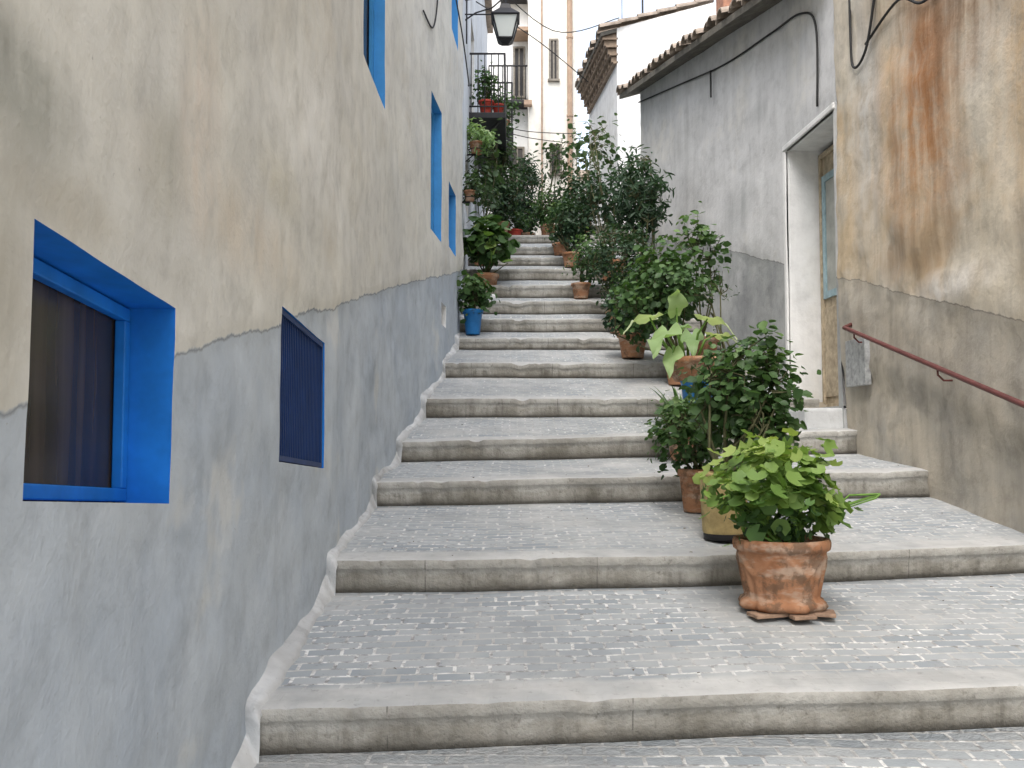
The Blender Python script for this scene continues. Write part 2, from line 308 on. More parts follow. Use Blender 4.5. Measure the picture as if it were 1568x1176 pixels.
# ---------------------------------------------------------------- stairway
def nz(x,y,z,s=1.0): return noise.noise(Vector((x*s,y*s,z*s)))
def stairway():
    e=empty('stone_stairway',(1,3.42,-1.13))
    NT=220; ts=np.linspace(0,1,NT)
    rows=[];kind=[]
    def row(fn): rows.append([fn(t) for t in ts])
    def X(d0,d1,t): a=sxl(d0); return a+(sxr(d1)-a)*t
    row(lambda t:(X(0,0,t),-3.0,-1.72,2.0)); kind.append(0)
    for i,s in enumerate(ST):
        def P(t,dy,top,dz):
            d,n,b=lin(s,t); x=X(s[0],s[1],t)
            w=.012*nz(x*1.1,i*7.3,0)+.004*nz(x*6,i*3.1,2)
            zz=(n if top else b)+dz+.007*nz(x*1.5,i*5,4)
            if top and dz>-.1:
                chip=max(0,nz(x*5,i*3.3,9)-.30)*.11+max(0,nz(x*13,i*2.3,5)-.35)*.06 if dy<.05 else 0
                w+=chip; zz-=chip*.5+.002*nz(x*14,i,1)
            return (x,d+dy+w,zz)
        def vd(t):
            d=lin(s,t)[0]; return d
        if i==0: pd=lambda t:-3.0; pz=lambda t:-1.72
        for q in (.5,.9):
            def f(t,q=q,pd=pd,pz=pz):
                x,y,z=P(t,0,False,0); a=pd(t); b0=pz(t)
                yy=a+(y-a)*q; return (x,yy,b0+(z-b0)*q+.008*nz(x*1.3,yy*1.3,1),yy-a)
            row(f); kind.append(0)
        row(lambda t:P(t,.012,False,0)+(vd(t)-pd(t),)); kind.append(0)
        row(lambda t:P(t,.010,False,.0)+(.0,)); kind.append(1)
        row(lambda t:P(t,.006,False,.03)+(.03,)); kind.append(1)
        row(lambda t:P(t,.003,True,-.085)+(.09,)); kind.append(1)
        row(lambda t:P(t,-.000,True,-.056)+(.115,)); kind.append(1)
        row(lambda t:P(t,-.007,True,-.050)+(.12,)); kind.append(1)
        row(lambda t:P(t,-.010,True,-.044)+(.13,)); kind.append(1)
        row(lambda t:P(t,-.010,True,-.012)+(.155,)); kind.append(1)
        row(lambda t:P(t,-.006,True,-.004)+(.16,)); kind.append(1)
        row(lambda t:P(t,-.006,True,-.004)+(.0,)); kind.append(0)
        row(lambda t:P(t,.006,True,0)+(.010,)); kind.append(0)
        row(lambda t:P(t,.12,True,.008)+(.12,)); kind.append(0)
        pd=(lambda t,s=s: lin(s,t)[0]); pz=(lambda t,s=s: lin(s,t)[1])
    row(lambda t:(X(16.6,16.6,t),22,4.25,5)); kind.append(0)
    row(lambda t:(X(16.6,16.6,t),30,5.0,13)); kind.append(0)
    v=[r[:3] for R_ in rows for r in R_]; uvv=[(r[0],r[3]) for R_ in rows for r in R_]
    f=[];mi=[]
    for a in range(len(rows)-1):
        if kind[a]!=kind[a+1]: 
            if kind[a]==1: continue
        for k in range(NT-1):
            f.append((a*NT+k,a*NT+k+1,(a+1)*NT+k+1,(a+1)*NT+k)); mi.append(1 if kind[a+1]==1 else 0)
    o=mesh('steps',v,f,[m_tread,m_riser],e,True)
    me=o.data; me.polygons.foreach_set('material_index',mi)
    ul=me.uv_layers.new(name='UVMap'); li=np.empty(len(me.loops),int); me.loops.foreach_get('vertex_index',li)
    ul.data.foreach_set('uv',np.array(uvv)[li].ravel())
    pl=[(-3,-1.72)]
    for s in ST[:7]: pl+=[(s[0]-.012,s[4]),(s[0]-.018,s[2]-.02),(s[0]+.01,s[2]+.004)]
    pl.append((12.3,1.36))
    pts=[]
    for (a,b),(c_,d_) in zip(pl[:-1],pl[1:]):
        L=math.hypot(c_-a,d_-b); n=max(1,int(L/.03))
        for k in range(n): pts.append((a+(c_-a)*k/n,b+(d_-b)*k/n))
    V=[];F=[]
    sm=np.array(pts)
    zs=np.convolve(np.pad(sm[:,1],12,mode='edge'),np.ones(25)/25,'valid')
    for j,(d,z) in enumerate(pts):
        w=.04+.03*nz(d*1.6,z*.5,3)+.014*nz(d*9,z*5,1); x=XLw(d); up=max(zs[j],z)+.025+.02*nz(d*3,0,0)
        V+=[(x-.03,d,up+.03),(x+.012,d-.008,up),(x+w*.55,d-.018,z+.022+.3*(up-z-.03)),(x+w,d-.026,z+.006),(x+w+.008,d-.026,z-.03)]
    for j in range(len(pts)-1):
        for k in range(4): F.append((j*5+k,j*5+k+1,(j+1)*5+k+1,(j+1)*5+k))
    mesh('wall_fillet',V,F,m_kerb,e,True)
    a=Acc()
    for (y0,y1,x0,z0,z1) in [(8.62,10.0,-.34,-.2,.27)]:
        V=[];  
        for y in (y0,y1):
            for xx in (XRw(y)+x0,XRw(y)+.39):
                for z in (z0,z1+(.02 if y==y1 else 0)): V.append((xx,y,z))
        a.add(V,[(0,1,3,2),(4,6,7,5),(0,4,5,1),(2,3,7,6),(1,5,7,3),(0,2,6,4)])
    bevel(a.done('door_landing',m_kerb,e),.03,3)
    return e
stairway()
# ---------------------------------------------------------------- walls with openings
def wall(name,Xf,side,D0,D1,z0,z1,holes,mat,parent,bandf,ds=.05,zs=.05,disp=.012,zsh=None,bandlip=.014,extra=None,zf=None,ztop=None):
    """vertical plastered wall surface; side=+1 faces +X, -1 faces -X"""
    def cuts(a,b,mids,stepf):
        br=sorted(set([a,b]+[m for m in mids if a<m<b])); out=[]
        for p,q in zip(br[:-1],br[1:]):
            n=max(1,int(math.ceil((q-p)/stepf((p+q)/2)))); out+=[p+(q-p)*k/n for k in range(n)]
        return out+[b]
    if zf is None: zf=lambda z: zs if z<1.6 else zs*2
    Ds=cuts(D0,D1,[h[0] for h in holes]+[h[1] for h in holes],lambda d: ds*(1 if d<6 else 1.6))
    Zs=cuts(z0,z1,[h[2] for h in holes]+[h[3] for h in holes],zf)
    zsh=zsh or (lambda d:0)
    V=[];A=[]
    for i,d in enumerate(Ds):
        for j,z in enumerate(Zs):
            zz=z+zsh(d)
            if ztop: zz=min(zz,ztop(d))
            b=zz-bandf(d)
            bb=b+.02*nz(d*4,zz*4,8)
            o=disp*(noise.fractal(Vector((d*1.1,zz*1.1,side*3)),.9,2.1,4))+ (disp*.4)*nz(d*5,zz*5,2)
            o+=bandlip*min(1,max(0,bb/.03+.5))
            if extra: o+=extra(d,zz)
            for h in holes:
                dd=max(h[0]-d,d-h[1],h[2]-z,z-h[3])
                if dd<.12: o*=max(.25,max(dd,0)/.12)
            V.append((Xf(d)+side*o,d,zz)); A.append(b)
    nj=len(Zs); F=[]
    for i in range(len(Ds)-1):
        dm=(Ds[i]+Ds[i+1])/2
        for j in range(nj-1):
            zm=(Zs[j]+Zs[j+1])/2
            if any(h[0]<dm<h[1] and h[2]<zm<h[3] for h in holes): continue
            q=(i*nj+j,(i+1)*nj+j,(i+1)*nj+j+1,i*nj+j+1); F.append(q if side>0 else q[::-1])
    o=mesh(name,V,F,mat,parent,True,{'band':A})
    e=1e-6
    for n_,h in enumerate(holes):
        i0=[k for k,d in enumerate(Ds) if abs(d-h[0])<e][0]; i1=[k for k,d in enumerate(Ds) if abs(d-h[1])<e][0]
        j0=[k for k,d in enumerate(Zs) if abs(d-h[2])<e][0]; j1=[k for k,d in enumerate(Zs) if abs(d-h[3])<e][0]
        loop=[(i,j0) for i in range(i0,i1)]+[(i1,j) for j in range(j0,j1)]+[(i,j1) for i in range(i1,i0,-1)]+[(i0,j) for j in range(j1,j0,-1)]
        rv=[];n=len(loop)
        for (i,j) in loop:
            p=V[i*nj+j]
            rv.append(p); rv.append((p[0]-side*.012,p[1],p[2])); rv.append((Xf(p[1])-side*h[4],p[1],p[2]))
        rf=[]
        for k in range(n):
            k2=(k+1)%n
            for m in range(2):
                q=(k*3+m,k*3+m+1,k2*3+m+1,k2*3+m); rf.append(q)
        mesh('reveal_%d'%n_,rv,rf,h[5],parent,False)
    return o
def mbox(acc,Xf,side,zsh,d0,d1,o0,o1,z0,z1):
    V=[]
    for z in (z0,z1):
        for (d,o) in ((d0,o0),(d1,o0),(d1,o1),(d0,o1)):
            V.append((Xf(d)-side*o,d,z+zsh(d)))
    acc.add(V,[(0,1,2,3),(4,7,6,5),(0,4,5,1),(1,5,6,2),(2,6,7,3),(3,7,4,0)])
# left house ---------------------------------------------------------------
LH=empty('whitewashed_house',(-2,6,0))
lsh=lambda d: float(np.interp(d,[-3,0,1.73,2.6,3.87,4.8,6],[0,0,.030,-.035,.027,-.030,0]))
lband=lambda d: float(np.interp(d,[-3,0,1.62,2.6,3.87,6.5,9.9,12.6],[-.7,-.2,.047,.233,.48,.99,1.69,2.25]))+.022*nz(d*1.5,0,4)
holesL=[(1.765,2.57,-.145,.385,.15,m_blue),(3.86,4.82,-.125,.512,.09,m_blue),(6.05,7.1,2.50,3.95,.14,m_blue2),
 (9.65,10.35,2.15,3.6,.14,m_blue2),(11.0,11.7,2.25,3.02,.12,m_blue2),(10.4,10.8,1.25,1.50,.15,m_white),(11.2,11.9,4.95,6.0,.12,m_blue2)]
wall('street_wall',XLw,1,-3,12.6,-2,7.4,holesL,m_left,LH,lband,ds=.045,zs=.045,zsh=lsh,disp=.023)
a=Acc()
def frame(a,Xf,side,zsh,d0,d1,z0,z1,o0,o1,w):
    mbox(a,Xf,side,zsh,d0,d1,o0,o1,z0,z0+w); mbox(a,Xf,side,zsh,d0,d1,o0,o1,z1-w,z1)
    mbox(a,Xf,side,zsh,d0,d0+w,o0,o1,z0+w,z1-w); mbox(a,Xf,side,zsh,d1-w,d1,o0,o1,z0+w,z1-w)
frame(a,XLw,1,lsh,1.77,2.565,-.140,.380,.115,.145,.035)
frame(a,XLw,1,lsh,3.865,4.815,-.12,.507,.055,.085,.03)
bevel(a.done('window_frames',m_blue,LH),.004)
a=Acc()
UP=((6.05,7.1,2.50,3.95),(9.65,10.35,2.15,3.6),(11.0,11.7,2.25,3.02),(11.2,11.9,4.95,6.0))
for (d0,d1,z0,z1) in UP:
    frame(a,XLw,1,lsh,d0+.005,d1-.005,z0+.005,z1-.005,.08,.11,.05)
a.done('upper_window_frames',m_blue2,LH)
a=Acc()
for (d0,d1,z0,z1,o) in ((1.765,2.57,-.145,.385,.148),(3.86,4.82,-.125,.512,.088),(10.4,10.8,1.25,1.5,.14))+tuple(u+(.12,) for u in UP):
    mbox(a,XLw,1,lsh,d0-.02,d1+.02,o,o+.02,z0-.02,z1+.02)
a.done('window_panes',m_glass,LH)
a=Acc()
d0,d1,z0,z1=3.875,4.79,-.11,.497
n=26
for k in range(n+1):
    d=d0+(d1-d0)*k/n; mbox(a,XLw,1,lsh,d-.004,d+.004,.012,.018,z0,z1)
n=24
for k in range(n+1):
    z=z0+(z1-z0)*k/n; mbox(a,XLw,1,lsh,d0,d1,.018,.025,z-.004,z+.004)
frame(a,XLw,1,lsh,d0-.01,d1+.01,z0-.01,z1+.01,.004,.03,.022)
a.done('window_grille',m_navy,LH)
box('house_body',-7,-1.45,-3,12.58,-2.5,7.38,m_white,LH,0)
box('roof_cap',-7,-.93,-3,12.62,7.43,7.55,m_tile,LH)
box('end_wall',-1.449,-.76,12.42,12.58,-2,7.38,m_white,LH,0)
# second left house ----------------------------------------------------------
LB=empty('balcony_house',(-2,17,2))
XB=lambda d: -.74+ (d-12.6)*.0155
wall('street_wall',XB,1,12.62,22,0,9.6,[(14.2,14.9,3.5,4.3,.12,m_white),(15.6,16.6,5.22,7.1,.15,m_white),(19,19.8,5.6,7.1,.12,m_white)],m_whiteb,LB,lambda d:2.2+(d-12.6)*.25,ds=.12,zs=.15,zf=lambda z:.15)
box('house_body',-6,-.95,12.63,22,0,9.58,m_whiteb,LB,0)
box('roof_cap',-6,-.45,12.6,22.1,9.63,9.75,m_tile,LB)
a=Acc()
mbox(a,XB,1,lambda d:0,15.58,16.62,.1,.13,5.2,7.1); mbox(a,XB,1,lambda d:0,14.18,14.92,.1,.13,3.5,4.3); mbox(a,XB,1,lambda d:0,19,19.8,.1,.13,5.6,7.1)
a.done('doors_and_shutters',m_shut,LB)
a=Acc(); bz=5.24
box('balcony_slab',-.72,-.10,15.0,17.9,bz-.1,bz,m_black,LB,.01)
for y in np.arange(15.02,17.9,.115): a.tube([(-.12,y,bz),(-.12,y,bz+.96)],.011,5)
for x in np.arange(-.66,-.13,.11):
    a.tube([(x,15.02,bz),(x,15.02,bz+.96)],.009,5); a.tube([(x,17.88,bz),(x,17.88,bz+.96)],.009,5)
a.tube([(-.7,15.02,bz+.97),(-.12,15.02,bz+.97),(-.12,17.88,bz+.97),(-.7,17.88,bz+.97)],.018,6)
a.tube([(-.7,15.02,bz+.1),(-.12,15.02,bz+.1),(-.12,17.88,bz+.1),(-.7,17.88,bz+.1)],.014,6)
for y in (15.2,17.6): a.tube([(-.72,y,bz-.5),(-.5,y,bz-.4),(-.2,y,bz-.08)],.02,6)
for z in (6.9,6.35): a.tube([(-.72,13.9,z),(-.15,13.9,z)],.012,5)
a.tube([(-.68,13.9,6.9),(-.68,13.9,5.9)],.012,5)
for y in np.arange(19.0,21.4,.12): a.tube([(.0,y,6.3),(.0,y,7.25)],.013,5)
a.tube([(-.66,19.0,7.25),(.0,19.0,7.25),(.0,21.4,7.25)],.02,6)
a.box(-.7,.03,18.98,21.42,6.2,6.3)
for x in np.arange(-.6,0,.12): a.tube([(x,19.0,6.3),(x,19.0,7.25)],.012,5)
a.done('balcony_ironwork',m_black,LB)
# right houses ---------------------------------------------------------------
RO=empty('ochre_house',(5,4,0))
rband=lambda d: float(np.interp(d,[-3,5.7,8.5,10,12.36,15],[-1.6,.69,1.44,1.84,2.55,3.2]))+.03*nz(d*1.3,3,1)
z0f=lambda d:0
def ochre_extra(d,z):
    lim=.05+(d-5.7)*.28+.06*nz(d*3,0,0)
    o=-.028*min(1,max(0,(lim-.15-z)/.03))
    b=z-rband(d)
    if -.1<b<.55 and d<8.4: o+=-.022*max(0,min(1,(nz(d*2.6,z*2.6,5)-.08)*14))*min(1,(.55-b)/.1)
    o+=.014*nz(d*2.2,z*6,2)
    return o
wall('street_wall',XRw,-1,-3,8.6,-2,7.5,[],m_ochre,RO,rband,ds=.055,zs=.055,disp=.030,extra=ochre_extra,zf=lambda z:.05 if z<2.5 else .1)
box('house_body',3.75,9,-3,8.58,-2.5,7.48,m_ochre,RO,0)
box('roof_cap',3.0,9,-3,8.6,7.54,7.7,m_tile,RO)
RG=empty('grey_house',(5,12,2))
ez=lambda d: 4.50+(d-8.7)*(5.66-4.50)/6.55
wall('street_wall',XRw,-1,8.602,15,-.6,5.75,[(8.70,9.97,.29,3.06,.40,m_white)],m_rgrey,RG,rband,ds=.07,zs=.07,disp=.020,zf=lambda z:.08,ztop=lambda d:ez(d)+.03)
mesh('house_body',[(3.55,8.61,-1),(9,8.61,-1),(9,14.98,-1),(2.15,14.98,-1),(3.45,10.1,-1)]+[(3.55,8.61,4.5),(9,8.61,6.2),(9,14.98,6.9),(2.15,14.98,5.6),(3.45,10.1,4.8)],
     [(4,3,2,1,0),(5,6,7,8,9),(0,1,6,5),(1,2,7,6),(2,3,8,7),(3,4,9,8),(4,0,5,9)],m_white,RG)
a=Acc(); mbox(a,XRw,-1,z0f,8.66,10.03,-.020,.04,3.06,3.12); mbox(a,XRw,-1,z0f,9.97,10.03,-.018,.02,.3,3.06)
bevel(a.done('door_surround',m_white,RG),.01)
a=Acc(); 
mbox(a,XRw,-1,z0f,8.72,9.95,.36,.39,.3,3.0); 
a.done('door_leaf',m_wood,RG)
a=Acc()
for (d0,d1,zz0,zz1) in ((8.78,9.3,.42,1.35),(9.4,9.9,.42,1.35)): mbox(a,XRw,-1,z0f,d0,d1,.345,.36,zz0,zz1)
frame(a,XRw,-1,z0f,8.72,9.95,.3,3.0,.33,.36,.05)
bevel(a.done('door_panels',m_wood,RG),.005)
a=Acc()
for (d0,d1) in ((8.80,9.30),(9.4,9.88)): frame(a,XRw,-1,z0f,d0,d1,1.45,2.75,.335,.355,.07)
a.done('door_glazing_trim',plain('faded_blue_trim',(.30,.42,.46),.6,.25,10),RG)
a=Acc(); mbox(a,XRw,-1,z0f,8.86,9.24,.350,.358,1.5,2.7); mbox(a,XRw,-1,z0f,9.46,9.82,.350,.358,1.5,2.7); a.done('door_glazing',plain('grey_curtain',(.36,.37,.34),.5,.25,6),RG)
def eave(parent,p0,p1,z0,z1,up,over,slope=.36,length=3.2,pitch=.21,r=.085,name='roof_tiles'):
    a=Acc(); P0=Vector(p0+(0,)); P1=Vector(p1+(0,)); L=(P1-P0).length; n=int(L/pitch); U=Vector(up+(0,)).normalized()
    al=(P1-P0).normalized()
    for k in range(n+1):
        t=k/n; b=P0.lerp(P1,t); zb=z0+(z1-z0)*t
        zb+=.022*random.uniform(-1,1)
        nseg=9
        ov=over+random.uniform(-.05,.04)
        m=int(length/.38)
        for q in range(m):
            s0=-ov+q*.38; s1=s0+.43; jx=random.uniform(-.012,.012)
            vs=[];
            for (s,rr,dz) in ((s0,r*1.08,.022),(s1,r*.92,.0)):
                for th in np.linspace(0,math.pi,nseg):
                    c=b+U*s+al*(math.cos(th)*rr+jx); vs.append((c.x,c.y,zb+.05+s*slope+dz+math.sin(th)*rr))
            for (s,rr,dz) in ((s0,r*.86,.022),):
                for th in np.linspace(0,math.pi,nseg):
                    c=b+U*s+al*(math.cos(th)*rr+jx); vs.append((c.x,c.y,zb+.05+s*slope+dz+math.sin(th)*rr))
            fs=[(i,i+1,nseg+i+1,nseg+i) for i in range(nseg-1)]+[(i,2*nseg+i,2*nseg+i+1,i+1) for i in range(nseg-1)]
            a.add(vs,fs)
    a.done(name,m_tile,parent,False)
    a=Acc(); V=[]
    for (t,b,zz) in ((0,P0,z0),(1,P1,z1)):
        for s in (-over+.05,length):
            for dz in (-.045,.035):
                c=b+U*s; V.append((c.x,c.y,zz+s*slope+dz))
    a.add(V,[(0,1,3,2),(4,6,7,5),(0,4,5,1),(2,3,7,6),(1,5,7,3),(0,2,6,4)])
    a.done(name+'_bed',m_riser,parent)
eave(RG,(XRw(8.7),8.7),(XRw(15.25),15.25),4.50,5.66,(.99,.17),.34,slope=.33,length=4.5)
box('chimney',3.2,3.7,14.0,14.5,6,7.45,plain('old_brick',(.34,.17,.11),.9,.3,14),RG)
# far right white house
WE=empty('white_house',(4,21,4))
xe=lambda y: 2.04-(y-18)*.10
mesh('walls',[(2.04,18,2),(7,18,2),(7,25,2),(xe(21),21,2)]+[(2.04,18,7.95),(7,18,9.3),(7,25,9.3),(xe(21),21,7.95)],[(3,2,1,0),(4,5,6,7),(0,1,5,4),(1,2,6,5),(2,3,7,6),(3,0,4,7)],m_white,WE)
eave(WE,(2.04,18.0),(xe(20.9),20.9),7.92,7.92,(1,.10),.36,slope=.3,length=2.6,pitch=.24,r=.1)
a=Acc()
for k,(ov,z) in enumerate(((.10,7.30),(.17,7.46),(.24,7.62),(.31,7.77))):
    for y in np.arange(18.05,20.85,.26):
        x=xe(y); a.box(x-ov,x+.02,y,y+.17,z,z+.10)
    a.add([(xe(18)-ov+.03,18.0,z-.045),(xe(18)+.02,18.0,z-.045),(xe(20.9)+.02,20.9,z-.045),(xe(20.9)-ov+.03,20.9,z-.045),(xe(18)-ov+.03,18.0,z-.008),(xe(18)+.02,18.0,z-.008),(xe(20.9)+.02,20.9,z-.008),(xe(20.9)-ov+.03,20.9,z-.008)],BF)
a.done('corbel_tiles',plain('brown_corbel',(.25,.19,.14),.9,.35,6),WE)
a=Acc(); a.box(1.0,2.2,17.75,17.9,3.4,4.6); a.done('low_wall',m_white,WE)
a=Acc(); a.box(1.0,2.2,17.70,17.749,3.4,4.0); a.done('low_wall_base',m_riser,WE)
a=Acc()
a.tube([(2.6,18.4,8.1),(2.6,18.4,10)],.02,5)
for z in (9.3,9.5,9.7): a.tube([(2.2,18.4,z),(3.0,18.4,z)],.01,4)
a.tube([(2.2,18.5,8.1),(2.2,18.5,8.9),(3.4,18.5,9.1)],.012,4)
a.done('tv_aerial',m_black,WE)
# end of street houses
CH=empty('cream_house',(0,25,5))
box('walls',.42,1.62,23.4,30,3,14,m_cream,CH,.01)
box('back_wing',-1.6,.418,24.6,30,3,14,m_white,CH,.01)
def fwin(parent,x0,x1,z0,z1,y,mat_fr,bars=False):
    a=Acc(); a.box(x0,x1,y-.012,y+.02,z0,z1); a.done('window_pane',m_glass,parent)
    a=Acc(); w=.05
    a.box(x0-w,x1+w,y-.05,y+.01,z1,z1+w); a.box(x0-w-.03,x1+w+.03,y-.09,y+.01,z0-w,z0); a.box(x0-w,x0,y-.05,y+.01,z0,z1); a.box(x1,x1+w,y-.05,y+.01,z0,z1)
    a.box((x0+x1)/2-.02,(x0+x1)/2+.02,y-.04,y-.013,z0,z1); a.done('window_frame',mat_fr,parent)
    if bars:
        a=Acc()
        for x in np.arange(x0,x1+.01,.12): a.tube([(x,y-.12,z0-.05),(x,y-.12,z1+.05)],.01,4)
        for z in (z0,(z0+z1)/2,z1): a.tube([(x0-.05,y-.12,z),(x1+.05,y-.12,z)],.01,4)
        a.done('window_bars',m_black,parent)
fwin(CH,.98,1.12,9.0,10.0,23.4,m_shut,False); fwin(CH,1.0,1.2,6.6,7.3,23.4,m_shut,True)
fwin(CH,.08,.30,9.0,10.3,24.6,m_shut,False); fwin(CH,.0,.28,6.2,7.6,24.6,m_shut,False)
a=Acc()
for z,x0,x1 in ((8.75,-.6,.40),(6.0,-.3,.40),(11.6,-.3,.40)):
    a.box(x0,x1,24.1,24.6,z-.08,z)
    for x in np.arange(x0,x1,.12): a.tube([(x,24.12,z),(x,24.12,z+.9)],.014,4)
    a.tube([(x0,24.6,z+.9),(x0,24.12,z+.9),(x1,24.12,z+.9)],.025,5)
a.done('balconies',m_black,CH)
a=Acc(); a.box(.30,.50,23.2,23.39,8.3,8.42); a.box(.0,.42,23.9,24.6,10.5,10.6); a.done('ledge',m_pipe,CH)
FB=empty('terrace_house',(6,40,6)); box('walls',-14,14,38,46,0,10.5,m_white,FB,0); box('roof',-14.3,14.3,37.7,46.3,10.52,10.8,m_tile,FB)
a=Acc(); a.tube([(1.45,23.25,4.5),(1.45,23.25,14)],.07,8)
for z in (6,8,10,12): a.tube([(1.45,23.25,z),(1.45,23.25,z+.06)],.085,8)
a.tube([(.75,23.3,4.5),(.75,23.3,14)],.025,6)
a.done('drain_pipe',m_pipe)
# ---------------------------------------------------------------- handrail
HR=empty('handrail',(3.1,7,.5)); a=Acc()
pts=[(XRw(d)-.10,d,1.04+(d-8.55)*.295) for d in np.linspace(8.3,3.0,14)]
a.tube([(XRw(8.3)-.02,8.35,1.00)]+pts,.020,8)
a.done('rail',m_rail,HR,True); a=Acc()
for d in (8.1,6.7,5.3,3.9):
    z=1.04+(d-8.55)*.295; x=XRw(d); a.tube([(x+.02,d,z-.09),(x-.06,d,z-.09),(x-.10,d,z-.05),(x-.10,d,z-.01)],.008,6)
a.done('brackets',m_rail,HR,True)
a=Acc(); mbox(a,XRw,-1,z0f,8.05,8.45,-.034,.02,.45,.86); o=bevel(a.done('wall_notice_panel',m_metal),.004)
# ---------------------------------------------------------------- street lamp
SL=empty('street_lamp',(-.1,14,6.2)); cx,cy,cz=-.1,14.0,6.0
a=Acc()
def ring(z,w): return [(cx-w,cy-w,z),(cx+w,cy-w,z),(cx+w,cy+w,z),(cx-w,cy+w,z)]
b0=ring(cz,.105); b1=ring(cz+.33,.19)
for p,q in zip(b0,b1): a.tube([p,q],.013,5)
for rg in (b0,b1): a.tube(rg+[rg[0]],.016,5)
a.add(ring(cz-.02,.11)+ring(cz-.07,.05),[(0,1,5,4),(1,2,6,5),(2,3,7,6),(3,0,4,7),(7,6,5,4),(0,1,2,3)])
a.add(ring(cz+.33,.215)+ring(cz+.46,.09)+ring(cz+.53,.07)+ring(cz+.56,.02),[(0,3,2,1)]+[(r*4+k,r*4+(k+1)%4,(r+1)*4+(k+1)%4,(r+1)*4+k) for r in range(3) for k in range(4)]+[(12,13,14,15)])
a.tube([(cx,cy,cz+.55),(cx,cy,cz+.68)],.018,6)
a.tube([(cx,cy,cz+.66),(cx-.25,cy,cz+.70),(cx-.62,cy,cz+.62)],.018,6)
a.tube([(cx-.02,cy,cz+.66),(cx-.2,cy,cz+.5),(cx-.45,cy,cz+.42),(cx-.62,cy,cz+.3)],.012,6)
a.done('lamp_frame',m_black,SL)
a=Acc(); a.add(ring(cz+.005,.098)+ring(cz+.325,.18),[(0,1,5,4),(1,2,6,5),(2,3,7,6),(3,0,4,7)]); a.done('lamp_glass',m_lglass,SL)
# ---------------------------------------------------------------- cables
def cable(name,runs,r=.011):
    a=Acc()
    for run in runs:
        P=[Vector(p) for p in run]; out=[]
        for i in range(len(P)-1):
            p0=P[max(i-1,0)];p1=P[i];p2=P[i+1];p3=P[min(i+2,len(P)-1)]
            for k in range(8):
                t=k/8; out.append(.5*((2*p1)+(p2-p0)*t+(2*p0-5*p1+4*p2-p3)*t*t+(3*p1-p0-3*p2+p3)*t**3))
        out.append(P[-1]); a.tube(out,r,5)
    return a.done(name,m_cable,None,True)
lw=lambda d,z,o=.03:(XLw(d)+o,d,z)
rw=lambda d,z,o=.035:(XRw(d)-o,d,z)
cable('electric_cable',[[lw(9.0,4.15),lw(9.6,4.25),lw(9.9,4.8),lw(10,5.6)],[lw(10.8,5.5),(-.62,11.4,5.0),(-.58,12.4,4.75),(-.62,13.2,5.0)]],.009)
cable('electric_cable',[[rw(15,5.40),rw(13,4.95),rw(11.5,4.62),rw(10.2,4.45),rw(9.4,4.3),rw(9.0,4.0),rw(9.0,3.2)],
  [rw(7.5,4.2),rw(7.7,3.7),rw(7.9,3.3),rw(8.15,3.25),rw(8.2,3.6),rw(8.2,4.6)],[rw(7.9,3.35),rw(7.3,3.45),rw(6.9,3.25),rw(6.5,3.35),rw(6.2,3.9)],[rw(11.9,4.7,.06),rw(11.9,4.35,.06)]],.012)
cable('overhead_wire',[[(-.65,20,6.9),(.2,20.5,6.75),(1.5,21.5,7.0)],[(-.65,20,6.7),(.3,20.5,6.6),(1.4,21.6,6.8)],[(-.65,16,8.2),(.8,18,7.9),(2.1,18.1,8.2)],[(-.6,15.5,7.3),(.5,18,7.7),(1.7,20,7.6)]],.010)
# ---------------------------------------------------------------- pots and plants
def potted(name,X,D,r,h,mat,bushes,zb=None,kind=None):
    z=gz(X,D) if zb is None else zb
    e=empty(name,(X,D,z)); std_pot(e,(X,D,z+.003),r,h,mat)
    for b in bushes:
        off,rad,tips,per,size,lm,tm=b[:7]; kw=b[7] if len(b)>7 else {}
        bush(e,(X,D,z+h*.9),(X+off[0],D+off[1],z+h+off[2]),rad,tips,per,size,lm,tm,**kw)
    return e
# foreground geranium, standing on a couple of broken tiles
X,D=1.325,4.70; z=gz(X,D)+.004
e=empty('potted_geranium',(X,D,z))
a=Acc()
for (ax,ay,sx_,sy_,rt,zz) in ((-.10,-.13,.10,.06,.3,.0),(.13,-.10,.10,.07,-.4,.002),(.02,.12,.11,.06,.1,.001),(.04,-.20,.06,.035,.2,.0)):
    cs,sn=math.cos(rt),math.sin(rt); V=[]
    for zq in (z+zz,z+zz+.018):
        for (u,w) in ((-1,-1),(1,-.8),(.8,1),(-.9,.9)):
            V.append((X+ax+u*sx_*cs-w*sy_*sn,D+ay+u*sx_*sn+w*sy_*cs,zq+.0))
    a.add(V,BF)
bevel(a.done('tile_shards',plain('tile_shard',(.30,.20,.14),.9,.4,20),e),.003)
z+=.022
r,h=.222,.335
prof=[(.0,.0),(r*.88,0),(r*.95,.018),(r*.90,.04),(r*.80,.055)]+[(r*(.80+.15*math.sin(min(1,q)*1.35)),.06+q*(h*.80-.06)) for q in np.linspace(.05,1,18)]+[(r*.97,h*.83),(r*1.03,h*.85),(r*1.05,h*.90),(r*1.05,h*.96),(r*1.02,h),(r*.95,h),(r*.91,h*.95),(r*.9,h*.88)]
def pm(th,i,z):
    if z<.055: return 1+.05*math.sin(8*th)+.012*math.sin(23*th)
    if z<h*.82:
        u=(z-.06)/(h*.75); s=abs(math.sin(2.5*th)); lim=.82-.38*(1-s**2)
        return 1+.045*math.exp(-((u-lim)/.06)**2)+.020*math.sin(22*th)*(1 if u<lim-.08 else .15)
    return 1+.010*math.sin(30*th)
lathe('pot_body',prof,m_terra,e,(X,D,z),176,pm)
lathe('soil',[(r*.92,h*.9),(r*.5,h*.93),(0.001,h*.94)],m_soil,e,(X,D,z),30)
